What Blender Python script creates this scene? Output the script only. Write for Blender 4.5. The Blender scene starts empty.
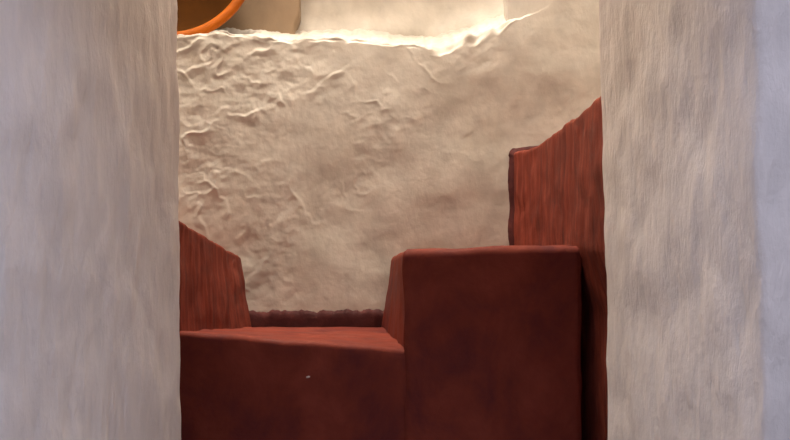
import bpy, bmesh, math, random
from mathutils import Vector, noise
random.seed(4)
C = bpy.context.scene
COL = C.collection
EYE = 0.8            # eye height above the floor (photographer crouching in the passage)
F = 900.0            # focal length in pixels of a 790 px wide frame

def nz(p, s, oct=4, seed=0.0):
    return noise.fractal(Vector((p[0]*s+seed, p[1]*s-seed*.7, p[2]*s+seed*1.3)), 1.0, 2.0, oct)

# ------------------------------------------------------------------ materials
def nodes(name):
    m = bpy.data.materials.new(name); m.use_nodes = True
    nt = m.node_tree
    b = nt.nodes['Principled BSDF']
    return m, nt, b

def mapping(nt, scale, loc=(0,0,0), rot=(0,0,0)):
    tc = nt.nodes.new('ShaderNodeTexCoord'); mp = nt.nodes.new('ShaderNodeMapping')
    nt.links.new(tc.outputs['Object'], mp.inputs['Vector'])
    mp.inputs['Scale'].default_value = scale; mp.inputs['Location'].default_value = loc
    mp.inputs['Rotation'].default_value = rot
    return mp

def tex(nt, mp, scale, detail=5, rough=.6, dist=0.0):
    n = nt.nodes.new('ShaderNodeTexNoise')
    n.inputs['Scale'].default_value = scale; n.inputs['Detail'].default_value = detail
    n.inputs['Roughness'].default_value = rough; n.inputs['Distortion'].default_value = dist
    nt.links.new(mp.outputs['Vector'], n.inputs['Vector'])
    return n

def ramp(nt, src, stops):
    r = nt.nodes.new('ShaderNodeValToRGB')
    e = r.color_ramp.elements
    while len(e) < len(stops): e.new(.5)
    for k, (p, c) in enumerate(stops):
        e[k].position = p; e[k].color = (*c, 1)
    nt.links.new(src, r.inputs['Fac'])
    return r

def mix(nt, a, b, fac, mode='MIX'):
    n = nt.nodes.new('ShaderNodeMixRGB'); n.blend_type = mode
    if isinstance(fac, float): n.inputs['Fac'].default_value = fac
    else: nt.links.new(fac, n.inputs['Fac'])
    for s, v in (('Color1', a), ('Color2', b)):
        if isinstance(v, tuple): n.inputs[s].default_value = (*v, 1)
        else: nt.links.new(v, n.inputs[s])
    return n

def bump(nt, heights, b):
    """heights: list of (socket, strength, distance)"""
    prev = None
    for s, st, d in heights:
        n = nt.nodes.new('ShaderNodeBump')
        n.inputs['Strength'].default_value = st; n.inputs['Distance'].default_value = d
        nt.links.new(s, n.inputs['Height'])
        if prev: nt.links.new(prev.outputs['Normal'], n.inputs['Normal'])
        prev = n
    nt.links.new(prev.outputs['Normal'], b.inputs['Normal'])

def plaster(name, lo, hi, brush=(30, 30, 5), rot=(0,0,0), rough=.7, spec=.3, bst=.5, brush_st=.5, contrast=.86):
    m, nt, b = nodes(name)
    g = mapping(nt, (1,1,1)); s = mapping(nt, brush, rot=rot)
    a = tex(nt, g, 4.5, 6, .6, .4); st = tex(nt, s, 1.0, 5, .6, .2); f = tex(nt, g, 70, 5, .6)
    c = ramp(nt, a.outputs['Fac'], [(.32, lo), (.68, hi)])
    k = ramp(nt, st.outputs['Fac'], [(.3, (contrast,contrast,contrast)), (.65, (1.04,1.03,1.02))])
    c2 = mix(nt, c.outputs['Color'], k.outputs['Color'], 1.0, 'MULTIPLY')
    nt.links.new(c2.outputs['Color'], b.inputs['Base Color'])
    b.inputs['Roughness'].default_value = rough
    b.inputs['Specular IOR Level'].default_value = spec
    bump(nt, [(st.outputs['Fac'], brush_st, .012), (f.outputs['Fac'], bst, .002)], b)
    return m

def red_paint(name, lo, mid, hi, brush=(34, 34, 4), spec=.12, rough=.62):
    m, nt, b = nodes(name)
    g = mapping(nt, (1,1,1)); s = mapping(nt, brush)
    a = tex(nt, g, 6, 6, .65, .6); st = tex(nt, s, 1.0, 6, .65, .4); f = tex(nt, g, 60, 5, .6)
    av = nt.nodes.new('ShaderNodeMath'); av.operation = 'MULTIPLY_ADD'
    nt.links.new(st.outputs['Fac'], av.inputs[0]); av.inputs[1].default_value = .6
    sc = nt.nodes.new('ShaderNodeMath'); sc.operation = 'MULTIPLY'; sc.inputs[1].default_value = .4
    nt.links.new(a.outputs['Fac'], sc.inputs[0]); nt.links.new(sc.outputs[0], av.inputs[2])
    c = ramp(nt, av.outputs[0], [(.34, lo), (.5, mid), (.66, hi)])
    nt.links.new(c.outputs['Color'], b.inputs['Base Color'])
    rr = ramp(nt, a.outputs['Fac'], [(.3, (rough-.1,)*3), (.7, (rough+.15,)*3)])
    nt.links.new(rr.outputs['Color'], b.inputs['Roughness'])
    b.inputs['Specular IOR Level'].default_value = spec
    bump(nt, [(st.outputs['Fac'], .45, .008), (f.outputs['Fac'], .45, .002)], b)
    return m

M = {}
M['jamb'] = plaster('limewash_grey_white', (.735,.675,.645), (.78,.725,.70), (34,34,11), (.35,.1,.0), bst=.6, brush_st=.45, contrast=.93)
M['back'] = plaster('limewash_cream', (.535,.505,.455), (.64,.615,.57), (14,14,10), (.3,.6,.2), rough=.5, spec=.5, bst=.3, brush_st=.22)
M['tan'] = plaster('tan_wash', (.31,.225,.15), (.345,.255,.175), (10,10,6), bst=.25, brush_st=.15)
M['red'] = red_paint('red_ochre_paint', (.085,.020,.017), (.20,.041,.026), (.33,.085,.054))
M['redstep'] = red_paint('red_ochre_step_paint', (.11,.022,.023), (.19,.037,.024), (.25,.053,.034), brush=(7,7,5))
M['maroon'] = red_paint('dark_maroon_paint', (.045,.014,.015), (.075,.022,.023), (.12,.034,.032), brush=(18,18,18))
M['floor'] = plaster('earth_floor', (.08,.05,.04), (.13,.09,.07), (6,6,6))
M['yard'] = plaster('paved_yard', (.11,.10,.10), (.16,.15,.145), (6,6,6))

def simple(name, col, rough=.5, spec=.5):
    m, nt, b = nodes(name)
    g = mapping(nt, (1,1,1)); a = tex(nt, g, 9, 5, .6, .5)
    c = ramp(nt, a.outputs['Fac'], [(.3, tuple(x*.72 for x in col)), (.7, tuple(min(1, x*1.15) for x in col))])
    nt.links.new(c.outputs['Color'], b.inputs['Base Color'])
    b.inputs['Roughness'].default_value = rough; b.inputs['Specular IOR Level'].default_value = spec
    return m
M['bowl_in'] = simple('brown_glaze', (.058,.020,.0025), .75, .04)
M['bowl_rim'] = simple('orange_glaze', (.44,.105,.003), .5, .2)
M['chip'] = simple('bare_white_plaster', (.7,.66,.62), .8)

# ------------------------------------------------------------------ helpers
def link(name, bm, mat, parent=None, smooth=True):
    bmesh.ops.recalc_face_normals(bm, faces=bm.faces[:])
    me = bpy.data.meshes.new(name); bm.to_mesh(me); bm.free()
    me.materials.append(mat)
    if smooth:
        for p in me.polygons: p.use_smooth = True
    o = bpy.data.objects.new(name, me); COL.objects.link(o)
    if parent: o.parent = parent
    return o

def tag(o, label=None, cat=None, group=None, kind=None):
    if label: o['label'] = label
    if cat: o['category'] = cat
    if group: o['group'] = group
    if kind: o['kind'] = kind
    return o

def lerp(a, b, t): return a + (b-a)*t
def interp(tab, x):
    if x <= tab[0][0]: return tab[0][1]
    for (a, va), (b, vb) in zip(tab, tab[1:]):
        if x <= b: return lerp(va, vb, (x-a)/(b-a))
    return tab[-1][1]

def resample(loop, step):
    """loop: closed list of tuples (any dimension); first two entries drive spacing"""
    out = []
    n = len(loop)
    for i in range(n):
        a, b = loop[i], loop[(i+1) % n]
        L = math.hypot(b[0]-a[0], b[1]-a[1]); k = max(1, round(L/step))
        for j in range(k): out.append(tuple(lerp(p, q, j/k) for p, q in zip(a, b)))
    return out

def fillet(loop, rads):
    out = []
    n = len(loop)
    for i in range(n):
        p = Vector(loop[i]); r = rads[i]
        if r <= 0: out.append(tuple(p)); continue
        a = (Vector(loop[i-1])-p).normalized(); b = (Vector(loop[(i+1) % n])-p).normalized()
        for t in range(7):
            t /= 6; s = p+a*r; e = p+b*r
            q = s*(1-t)**2 + p*2*t*(1-t) + e*t*t
            out.append(tuple(q))
    return out

def normals2(lp):
    n = len(lp); res = []
    area = sum(lp[i][0]*lp[(i+1) % n][1]-lp[(i+1) % n][0]*lp[i][1] for i in range(n))
    sg = 1 if area > 0 else -1
    for i in range(n):
        tx = lp[(i+1) % n][0]-lp[i-1][0]; ty = lp[(i+1) % n][1]-lp[i-1][1]
        L = math.hypot(tx, ty) or 1
        res.append((-ty/L*sg, tx/L*sg))          # inward
    return res

def masonry(name, foot_of, z0, ztop, mat, parent=None, rnd=.02, dz=.02, disp=None, cap_rings=10):
    """A hand-built masonry mass: foot_of(t) gives the plan loop at height share t (0 foot, 1 top),
    ztop(x, y) the height of its top, rnd the radius of the worn top edge."""
    bm = bmesh.new()
    top = foot_of(1.0); n = len(top)
    zmax = max(ztop(p[0], p[1]) for p in top)
    nv = max(2, int((zmax-z0)/dz))
    rings = []
    for k in range(nv+1):
        t = k/nv; lp = foot_of(t); r = []
        for i in range(n):
            zt = ztop(top[i][0], top[i][1])-rnd
            r.append(Vector((lp[i][0], lp[i][1], lerp(z0, zt, t))))
        rings.append(r)
    inn = normals2(top)
    for k in range(1, 6):
        a = k/5*math.pi/2; r = []
        for i in range(n):
            off = rnd*(1-math.cos(a)); up = rnd*math.sin(a)
            x = top[i][0]+inn[i][0]*off; y = top[i][1]+inn[i][1]*off
            r.append(Vector((x, y, ztop(top[i][0], top[i][1])-rnd+up)))
        rings.append(r)
    last = rings[-1]
    c = sum((Vector((v.x, v.y, 0)) for v in last), Vector())/n
    for k in range(1, cap_rings):
        s = 1-k/cap_rings; r = []
        for v in last:
            x = c.x+(v.x-c.x)*s; y = c.y+(v.y-c.y)*s
            r.append(Vector((x, y, ztop(x, y))))
        rings.append(r)
    if disp:
        rings = [[disp(v) for v in r] for r in rings]
    vs = [[bm.verts.new(v) for v in r] for r in rings]
    for a, b in zip(vs, vs[1:]):
        for i in range(n):
            bm.faces.new((a[i], a[(i+1) % n], b[(i+1) % n], b[i]))
    cc = bm.verts.new((c.x, c.y, ztop(c.x, c.y)))
    for i in range(n): bm.faces.new((vs[-1][i], vs[-1][(i+1) % n], cc))
    bm.faces.new(list(reversed(vs[0])))
    return link(name, bm, mat, parent)

def wob(amp, s=7, seed=0., zamp=None):
    za = amp if zamp is None else zamp
    def f(v):
        return Vector((v.x+amp*nz(v, s, 4, seed), v.y+amp*nz(v, s, 4, seed+9), v.z+za*nz(v, s, 4, seed+21)))
    return f

def box(bm, x0, x1, y0, y1, z0, z1):
    v = [bm.verts.new((x, y, z)) for z in (z0, z1) for x, y in ((x0,y0),(x1,y0),(x1,y1),(x0,y1))]
    for f in ((3,2,1,0),(4,5,6,7),(0,1,5,4),(1,2,6,5),(2,3,7,6),(3,0,4,7)): bm.faces.new([v[i] for i in f])

CEIL = 4.80
# ------------------------------------------------------------------ the thick white wall with the opening
def jamb(name, pts, rads, lean, seed):
    lp = resample(fillet(pts, rads), .016)
    def foot(t):
        return [(x+lean*(t-.26)+0, y) for x, y in lp]
    def disp(v):
        a = .0045*nz(v, 5, 3, seed) + .004*noise.noise(Vector((v.x*9+seed, v.y*26, v.z*7)))
        a += .003*noise.noise(Vector((v.x*22, v.y*45+v.z*9, v.z*16+seed)))
        return Vector((v.x+a, v.y+.006*nz(v, 6, 3, seed+5), v.z))
    o = masonry(name, foot, 0, lambda x, y: CEIL-.004, M['jamb'], rnd=.002, dz=.02, disp=disp, cap_rings=2)
    return tag(o, kind='structure')

jamb('wall_left_of_opening', [(-2.4,1.13), (-.512,1.13), (-.458,1.92), (-.85,1.96), (-2.4,1.96)], [0,.03,.03,0,0], -.053, 3.)
jamb('wall_right_of_opening', [(2.4,1.24), (.495,1.24), (.432,1.92), (.85,1.96), (2.4,1.96)], [0,.014,.03,0,0], -.110, 8.)
bm = bmesh.new(); box(bm, -.80, .80, 1.16, 1.40, 1.52, CEIL-.01); box(bm, -.80, .80, 1.401, 1.94, 2.9, CEIL-.01)  # unseen lintel, stepped to cut sky light and let the skylight reach the reveals
tag(link('lintel_light_block', bm, M['jamb'], smooth=False), kind='structure')

# ------------------------------------------------------------------ back wall, sill and niche
ZF = [(-.80,36),(-.72,34.5),(-.66,32.5),(-.61,29.5),(-.57,32),(-.53,36),(-.34,38.5),(-.16,39),(-.02,42),(.07,44),(.12,46),
      (.17,43),(.23,38),(.30,31),(.36,25),(.40,21),(.46,15),(.51,11),(.55,4),(.58,-10),(.85,-30)]
def zfront(x): return EYE+(295-interp(ZF, x))*3.2/F
def back_disp(x, z, s=1.0):
    v = Vector((x, 3.2, z))
    big = nz(v, 2.4, 3, 4.)
    w1 = noise.noise(Vector((x*3+5, 1.1, z*3)))*.12; w2 = noise.noise(Vector((x*3+9, 7.1, z*3)))*.12
    # trowelled coats whose edges overlap in low shingled lips
    n1 = nz((x+w1, 2., z+w2), 4.2, 4, 17.)
    f1 = (3.0*(z*1.7-x*1.0)+.85*n1+w1*3) % 1.0
    n2 = nz((x+w2, 5., z+w1), 7.5, 4, 31.)
    f2 = (5.0*(z*1.5+x*.8)+1.0*n2) % 1.0
    sm = nz(v, 16, 4, 11.)
    def lip(f): return 0 if f < .66 else ((f-.66)/.26 if f < .92 else (1-f)/.08)
    k1 = noise.noise(Vector((x*3.3, 2., z*3.3+4))); k2 = noise.noise(Vector((x*4.1+3, 8., z*4.1)))
    q = (x+.30)*.8+(z-1.30)*(-.75)
    m1 = max(0, min(1, .30-q*1.6+1.5*k1)); m2 = max(0, min(1, .15-q*1.2+1.6*k2))
    b1 = max(0, min(1, .50+1.9*noise.noise(Vector((x*9, 1.2, z*9))))); b2 = max(0, min(1, .42+1.9*noise.noise(Vector((x*12+3, 4.2, z*12)))))
    return s*(.011*big + .0045*m1*b1*lip(f1) + .0035*m2*b2*lip(f2) + (.0010+.0030*m1)*sm)
bm = bmesh.new()
NX = 470
X0, X1 = -1.17, .86
rows = []
NVZ = 300
for i in range(NX+1):
    x = lerp(X0, X1, i/NX)
    rr = .013-.011*max(0, min(1, (x-.44)/.08))+.030*max(0, min(1, (x-.08)/.06, (.43-x)/.06))
    zt = zfront(x)+.006*nz((x, 0, 0), 14, 4, 2.)+.005*nz((x, 3, 0), 40, 3, 2.)
    colv = []
    for k in range(NVZ+1):
        z = lerp(.58, zt-rr, k/NVZ)
        d = back_disp(x, z)
        lean = .0
        colv.append((x, 3.2-d-.02*max(0, (zt-z-.9)/1.0), z))
    d = back_disp(x, zt-rr)
    for k in range(1, 9):
        a = k/8*math.pi/2; q = .9*rr*noise.noise(Vector((x*17, a*1.3, 3.3)))*math.sin(2*a)*.7
        colv.append((x, 3.2-d+rr*(1-math.cos(a))-q, zt-rr+rr*math.sin(a)+q))
    y0 = 3.2-d+rr
    for k in range(1, 41):
        t = k/40; y = lerp(y0, 3.62, t)
        z = zt+.40*(y-3.214)
        hol = max(0, min(1, (-.52-x)/.06))*max(0, 1-max(0, (y-3.34))/.10)
        z -= hol*.40*(min(y, 3.34)-3.214)*1.25
        z += .010*nz((x, y, 0), 9, 4, 7.)*min(1, t*6)+.004*nz((x, y, 0), 30, 3, 7.)*min(1, t*6)
        colv.append((x, y, z))
    rows.append([bm.verts.new(v) for v in colv])
for a, b in zip(rows, rows[1:]):
    for k in range(len(a)-1): bm.faces.new((a[k], b[k], b[k+1], a[k+1]))
tag(link('wall_back', bm, M['back']), kind='structure')

# rear face of the niche, uneven plaster curving into the sill
bm = bmesh.new()
rows = []
for i in range(121):
    x = lerp(-1.17, .44, i/120); r = []
    for k in range(101):
        z = lerp(EYE+.95, CEIL, k/100)
        y = 3.55-.030*math.exp(-(z-EYE-1.03)/.05 if z > EYE+1.03 else 0)
        y -= .012*nz((x, 0, z), 6, 4, 5.)+.006*noise.ridged_multi_fractal(Vector((x*7, 2.2, z*7)), .9, 2.1, 4, 1., 2.)
        # the right corner of the niche is filled out towards the jamb
        y -= .16*max(0, (x-.10-(z-EYE-1.03)*.5)/.34)**1.5 if x > .10 else 0
        r.append(bm.verts.new((x, y, z)))
    rows.append(r)
for a, b in zip(rows, rows[1:]):
    for k in range(100): bm.faces.new((a[k], b[k], b[k+1], a[k+1]))
tag(link('wall_niche_rear', bm, M['back']), kind='structure')

def block(name, pts, rads, z0, z1, mat, seed, amp=.006, step=.02, dz=.025):
    lp = resample(fillet(pts, rads), step)
    o = masonry(name, lambda t: lp, z0, lambda x, y: z1, mat, rnd=.002, dz=dz, disp=wob(amp, 7, seed, 0), cap_rings=2)
    return tag(o, kind='structure')
lp_n = resample(fillet([(.396,3.214),(.86,3.214),(.86,3.64),(.43,3.64)], [.012,0,0,0]), .014)
def niche_right_disp(v):
    if v.y > 3.25: return v
    k = max(0, min(1, (v.x-.42)/.09))
    return Vector((v.x+.004*nz(v, 8, 3, 2.), v.y-k*(.0135+back_disp(v.x, v.z))-(1-k)*.004*nz(v, 9, 3, 5.), v.z))
tag(masonry('wall_niche_right', lambda t: lp_n, EYE+.93, lambda x, y: CEIL-.003, M['back'], rnd=.002, dz=.02, disp=niche_right_disp, cap_rings=2), kind='structure')
# tan pier on the left of the niche, its foot worn back at the corner
lpier = resample(fillet([(-1.145,3.43),(-.362,3.43),(-.375,3.60),(-1.145,3.60)], [0,.02,0,0]), .02)
def pier_foot(t):
    z = lerp(EYE+.90, CEIL, t)-EYE
    cut = .018*max(0, min(1, (1.075-z)/.06))
    return [(x-(cut if x > -.5 else 0), y) for x, y in lpier]
tag(masonry('wall_niche_left', pier_foot, EYE+.90, lambda x, y: CEIL-.003, M['tan'], rnd=.002, dz=.012, disp=wob(.003, 6, 2., 0), cap_rings=2), kind='structure')

# dark painted base band on the back wall with a ragged upper edge
bm = bmesh.new(); rows = []
for i in range(141):
    x = lerp(-.52, -.02, i/140)
    zt = EYE-(310.5-295)*3.19/F + .006*nz((x, 0, 0), 9, 3, 1.)+.009*nz((x, 5, 0), 38, 4, 3.)
    r = []
    for k in range(9):
        z = lerp(EYE-.17, zt, k/8)
        b = back_disp(x, z)+.02*max(0, (zfront(x)-z-.9))
        r.append(bm.verts.new((x, 3.2-b-(.010 if k < 8 else .002)+.001*nz((x, 0, z), 12, 2), z)))
    r.append(bm.verts.new((x, 3.215-b, zt)))
    rows.append(r)
for a, b in zip(rows, rows[1:]):
    for k in range(9): bm.faces.new((a[k], b[k], b[k+1], a[k+1]))
tag(link('baseboard_back', bm, M['maroon']), kind='structure')

# unseen dark slabs added behind the jambs to soak up bounce light
for sx, nm in ((-1, 'bounce_absorber_left'), (1, 'bounce_absorber_right')):
    bm = bmesh.new(); xs = sorted((sx*.49, sx*(1.13 if sx < 0 else .80))); box(bm, xs[0], xs[1], 1.955, 1.972, 0, 2.3)
    tag(link(nm, bm, M['maroon'], smooth=False), kind='structure')

# ------------------------------------------------------------------ side walls, floor, ceiling
block('wall_left', [(-1.3,1.98),(-1.15,1.98),(-1.15,3.66),(-1.3,3.66)], [0,0,0,0], 0, CEIL-.002, M['back'], 1., .004, .05, .08)
block('wall_right', [(1.0,1.97),(.82,1.97),(.82,3.66),(1.0,3.66)], [0,0,0,0], 0, CEIL-.002, M['back'], 6., .004, .05, .08)
bm = bmesh.new(); box(bm, -1.3, 1.0, 3.67, 3.75, 0, CEIL)
tag(link('wall_outer', bm, M['back'], smooth=False), kind='structure')
bm = bmesh.new(); box(bm, -1.3, 1.0, 1.96, 3.75, -.1, 0)
tag(link('floor', bm, M['floor'], smooth=False), kind='structure')
bm = bmesh.new(); box(bm, -6, 6, -8, 1.96, -.1, 0)
tag(link('floor_outside', bm, M['yard'], smooth=False), kind='structure')
bm = bmesh.new(); box(bm, -1.14, .81, 3.08, 3.16, 3.22, CEIL-.005)  # unseen slab added to hold the front skylight off the niche
tag(link('niche_light_block', bm, M['back'], smooth=False), kind='structure')
SX0, SX1, SY0, SY1 = -.76, .42, 2.40, 3.58
bm = bmesh.new()
for (a, b, c, d) in ((-2.4,SX0,1.13,3.75),(SX1,2.4,1.13,3.75),(SX0,SX1,1.13,SY0),(SX0,SX1,SY1,3.75)):
    box(bm, a, b, c, d, CEIL, CEIL+.12)
tag(link('ceiling', bm, M['back'], smooth=False), kind='structure')

# ------------------------------------------------------------------ the red painted steps
stair = bpy.data.objects.new('staircase', None); COL.objects.link(stair); stair.location = (0, 2.6, 0)
tag(stair, 'dark red painted masonry steps rising from a low orange-red tread to a tall block', 'stairs')
def child(o):
    o.parent = stair; o.matrix_parent_inverse = stair.matrix_basis.inverted() if False else o.matrix_parent_inverse
    for v in o.data.vertices: v.co -= stair.location
    return o

# lower step
low = resample([(-1.13,2.30),(.0,2.30),(.40,2.32),(.40,3.17),(-1.13,3.17)], .016)
def low_top(x, y):
    t = (y-2.30)/.9
    xf = (x+.547)/.57
    return EYE+lerp(lerp(-.094, -.137, xf), -.113, max(0, min(1, t)))
o = masonry('step', lambda t: low, 0, low_top, M['redstep'], rnd=.015, disp=wob(.004, 9, 3.), cap_rings=30)
child(o); tag(o, 'low step with a bright orange-red tread')
low_step = o

# upper step: a tall block with a leaning left cheek
PX = [(.418,3.195),(.428,3.13),(.450,3.06),(.466,2.98),(.473,2.85)]
HT = EYE+.125
def high_foot(t):
    z = lerp(0, HT, t)-EYE
    u = max(0, min(1, (z+.11)/.24))
    fl = lerp(.026, .020, u); bl = lerp(-.048, -.012, u)
    loop = [(fl,2.30),(.25,2.296),(.476,2.30),(.478,2.85),(.470,2.98),(.454,3.06),(.432,3.13),(.421,3.185),(bl,3.185)]
    # equal number of points at every height
    out = []
    ks = [14,14,34,8,5,5,4,24,54]
    for i in range(len(loop)):
        a = loop[i]; b = loop[(i+1) % len(loop)]
        for j in range(ks[i]): out.append((lerp(a[0], b[0], j/ks[i]), lerp(a[1], b[1], j/ks[i])))
    return out
def high_top(x, y):
    r = max(0, 1-(x-(-.0))/.03)
    return EYE+.118+.012*max(0, min(1, x/.47))+.020*max(0, (y-2.3)/.9)
o = masonry('step', high_foot, 0, high_top, M['redstep'], rnd=.022, disp=wob(.004, 9, 8.), cap_rings=16)
child(o); tag(o, 'tall block step with a dark front')
# tiny chip in the paint of the lower front
bm = bmesh.new(); bmesh.ops.create_icosphere(bm, subdivisions=2, radius=1)
for v in bm.verts:
    v.co = Vector((v.co.x*.0055, v.co.y*.0018, v.co.z*.0028+v.co.x*.001))
    v.co += Vector(((308-395)*2.296/F, 2.2985, EYE-(377-295)*2.296/F))
o = link('paint_chip', bm, M['chip']); 
for v in o.data.vertices: v.co -= stair.location
o.parent = low_step; tag(o, 'tiny white chip in the red paint')

# left parapet standing on the low step
def left_foot(t):
    loop = [(-1.125,2.305),(lerp(-.553,-.556,t),2.305),(lerp(-.503,-.541,t**.8),3.185),(-1.125,3.185)]
    out = []
    for i, k in enumerate((24, 50, 24, 40)):
        a, b = loop[i], loop[(i+1) % 4]
        for j in range(k): out.append((lerp(a[0], b[0], j/k), lerp(a[1], b[1], j/k)))
    return out
o = masonry('parapet', left_foot, EYE-.125, lambda x, y: EYE+lerp(.196, .132, (y-2.3)/.9), M['red'], rnd=.012, dz=.012,
            disp=wob(.006, 9, 5.), cap_rings=8)
tag(o, 'low red painted parapet standing on the low tread beside the left white jamb', 'parapet')

# right parapet: tall red mass, its far end rounding into the back wall
def right_foot(t):
    z = lerp(0, EYE+.48, t)-EYE
    low = max(0, min(1, (.14-z)/.12)); bul = .005*math.sin(z*11+1)
    off = .042*max(0, min(1, (.12-z)/.14))+.016*max(0, min(1, (-.02-z)/.35))      # undercut shaped to put the strip beside the block step in shade
    loop = [(.808,1.975),(.468+off+bul,1.975),(.470+off+bul,2.12),(.474+off,2.285),(.476+off*.5,2.40),(.474,2.85)]
    loop += [(x, y) for x, y in reversed(PX[1:4])]+[(.418,3.165),(.422,3.188),(.808,3.188)]
    out = []
    ks = (12, 12, 12, 8, 24, 6, 6, 6, 4, 3, 14, 40)
    for i, k in enumerate(ks):
        a, b = loop[i], loop[(i+1) % len(loop)]
        for j in range(k): out.append((lerp(a[0], b[0], j/k), lerp(a[1], b[1], j/k)))
    return out
o = masonry('parapet', right_foot, 0, lambda x, y: EYE+lerp(.462, .503, max(0, min(1, (y-2.1)/1.0))), M['red'], rnd=.014, dz=.014,
            disp=wob(.006, 9, 12.), cap_rings=8)
tag(o, 'tall streaky red painted parapet rising above the upper step beside the right white jamb', 'parapet')

# dark painted border on the back wall around the end of the right parapet
bm = bmesh.new(); path = []
for k in range(41):
    z = lerp(.10, .49, k/40); path.append((.404+.003*math.sin(k*.35), z))
for k in range(1, 9):
    a = k/8*math.pi/2; path.append((.424-.020*math.cos(a), .49+.032*math.sin(a)))
for k in range(1, 13): path.append((lerp(.424, .52, k/12), .522+.010*k/12))
prev = None
for i, (x, z) in enumerate(path):
    a = path[max(0, i-1)]; b = path[min(len(path)-1, i+1)]
    t = Vector((b[0]-a[0], 0, b[1]-a[1])).normalized(); nn = Vector((t.z, 0, -t.x))
    p = Vector((x, 0, EYE+z)) + nn*.002*nz((x, 0, z), 40, 3)
    q = p+nn*.045
    r = []
    for P, dy in ((p, .01), (p, -.008), (q, -.008), (q, .01)):
        r.append(bm.verts.new((P.x, 3.2-back_disp(P.x, P.z)+dy, P.z)))
    if prev:
        for k in range(4): bm.faces.new((prev[k], r[k], r[(k+1) % 4], prev[(k+1) % 4]))
    prev = r
tag(link('trim_1', bm, M['maroon']), kind='structure')

# ------------------------------------------------------------------ glazed bowl standing on edge on the sill
bowl = bpy.data.objects.new('bowl', None); COL.objects.link(bowl)
tag(bowl, 'large orange-rimmed dark brown bowl propped on edge on the white sill against the tan pier', 'bowl')
def lathe(name, prof, mat, closed=True):
    bm = bmesh.new(); n = 96; rings = []
    for k in range(n):
        a = 2*math.pi*k/n
        rings.append([bm.verts.new((r*math.cos(a), y, r*math.sin(a))) if r > 1e-6 else None for r, y in prof])
    c = {}
    for j, (r, y) in enumerate(prof):
        if r <= 1e-6: c[j] = bm.verts.new((0, y, 0))
    m = len(prof)
    for k in range(n):
        a, b = rings[k], rings[(k+1) % n]
        for j in range(m if closed else m-1):
            q = (j+1) % m
            vs = [a[j] or c.get(j), b[j] or c.get(j), b[q] or c.get(q), a[q] or c.get(q)]
            u = []
            for v in vs:
                if v not in u: u.append(v)
            if len(u) > 2: bm.faces.new(u)
    return link(name, bm, mat, bowl)
R0 = .272; R1 = .310
prof = [(R0, .012)]
for k in range(1, 13):
    t = k/12*math.pi/2; prof.append((R0*math.cos(t)**.8 if k < 12 else 0, .012+.085*math.sin(t)))
outer = []
for k in range(1, 13):
    t = k/12*math.pi/2; outer.append((max(0, (R0+.015)*math.cos(t)**.8) if k < 12 else 0, .020+.090*math.sin(t)))
lathe('bowl_body', prof+list(reversed(outer))+[(R0+.012, .016)], M['bowl_in'])
rim = []
for k in range(20):
    a = 2*math.pi*k/20
    rim.append(((R0+R1)/2+.5*(R1-R0)*math.cos(a), .008+.012*math.sin(a)))
lathe('rim', rim, M['bowl_rim'])
bowl.rotation_euler = (math.radians(-8), 0, 0)
bowl.location = ((172-395)*3.30/F, 3.285, EYE+(295+38)*3.30/F)

# unseen wall behind the camera, added to block low sky light
bm = bmesh.new(); box(bm, -6, 6, -3.4, -3.0, 0, 3.4)
tag(link('sky_block_wall', bm, M['yard'], smooth=False), kind='structure')
for sx, nm in ((-1, 'sky_block_wall_left'), (1, 'sky_block_wall_right')):  # unseen side walls, added to keep low sky off the reveals
    bm = bmesh.new(); xs = sorted((sx*2.41, sx*2.6)); box(bm, xs[0], xs[1], -2.98, 1.12, 0, 2.6)
    tag(link(nm, bm, M['yard'], smooth=False), kind='structure')

# ------------------------------------------------------------------ light
def area(name, loc, sx, sy, power, col, rot=(0,0,0)):
    l = bpy.data.lights.new(name, 'AREA'); l.shape = 'RECTANGLE'; l.size = sx; l.size_y = sy
    l.energy = power; l.color = col
    o = bpy.data.objects.new(name, l); COL.objects.link(o); o.location = loc; o.rotation_euler = rot
    return o
area('skylight_front', (-.40, 2.65, CEIL+.06), .60, .44, 174, (1, .86, .69))
area('skylight_rear', (-.08, 3.45, CEIL+.06), .60, .20, 9, (1, .90, .74))

w = bpy.data.worlds.new('World'); C.world = w; w.use_nodes = True
bg = w.node_tree.nodes['Background']
bg.inputs['Color'].default_value = (.78, .80, 1.0, 1); bg.inputs['Strength'].default_value = 2.55

cam = bpy.data.cameras.new('Camera'); co = bpy.data.objects.new('Camera', cam); COL.objects.link(co)
co.location = (0, 0, EYE); co.rotation_euler = (math.radians(90), 0, 0)
cam.sensor_width = 36; cam.lens = 36*F/790; cam.shift_y = 75/790
cam.clip_start = .05
C.camera = co
C.view_settings.view_transform = 'Standard'; C.view_settings.look = 'None'
C.view_settings.exposure = 0; C.view_settings.gamma = 1
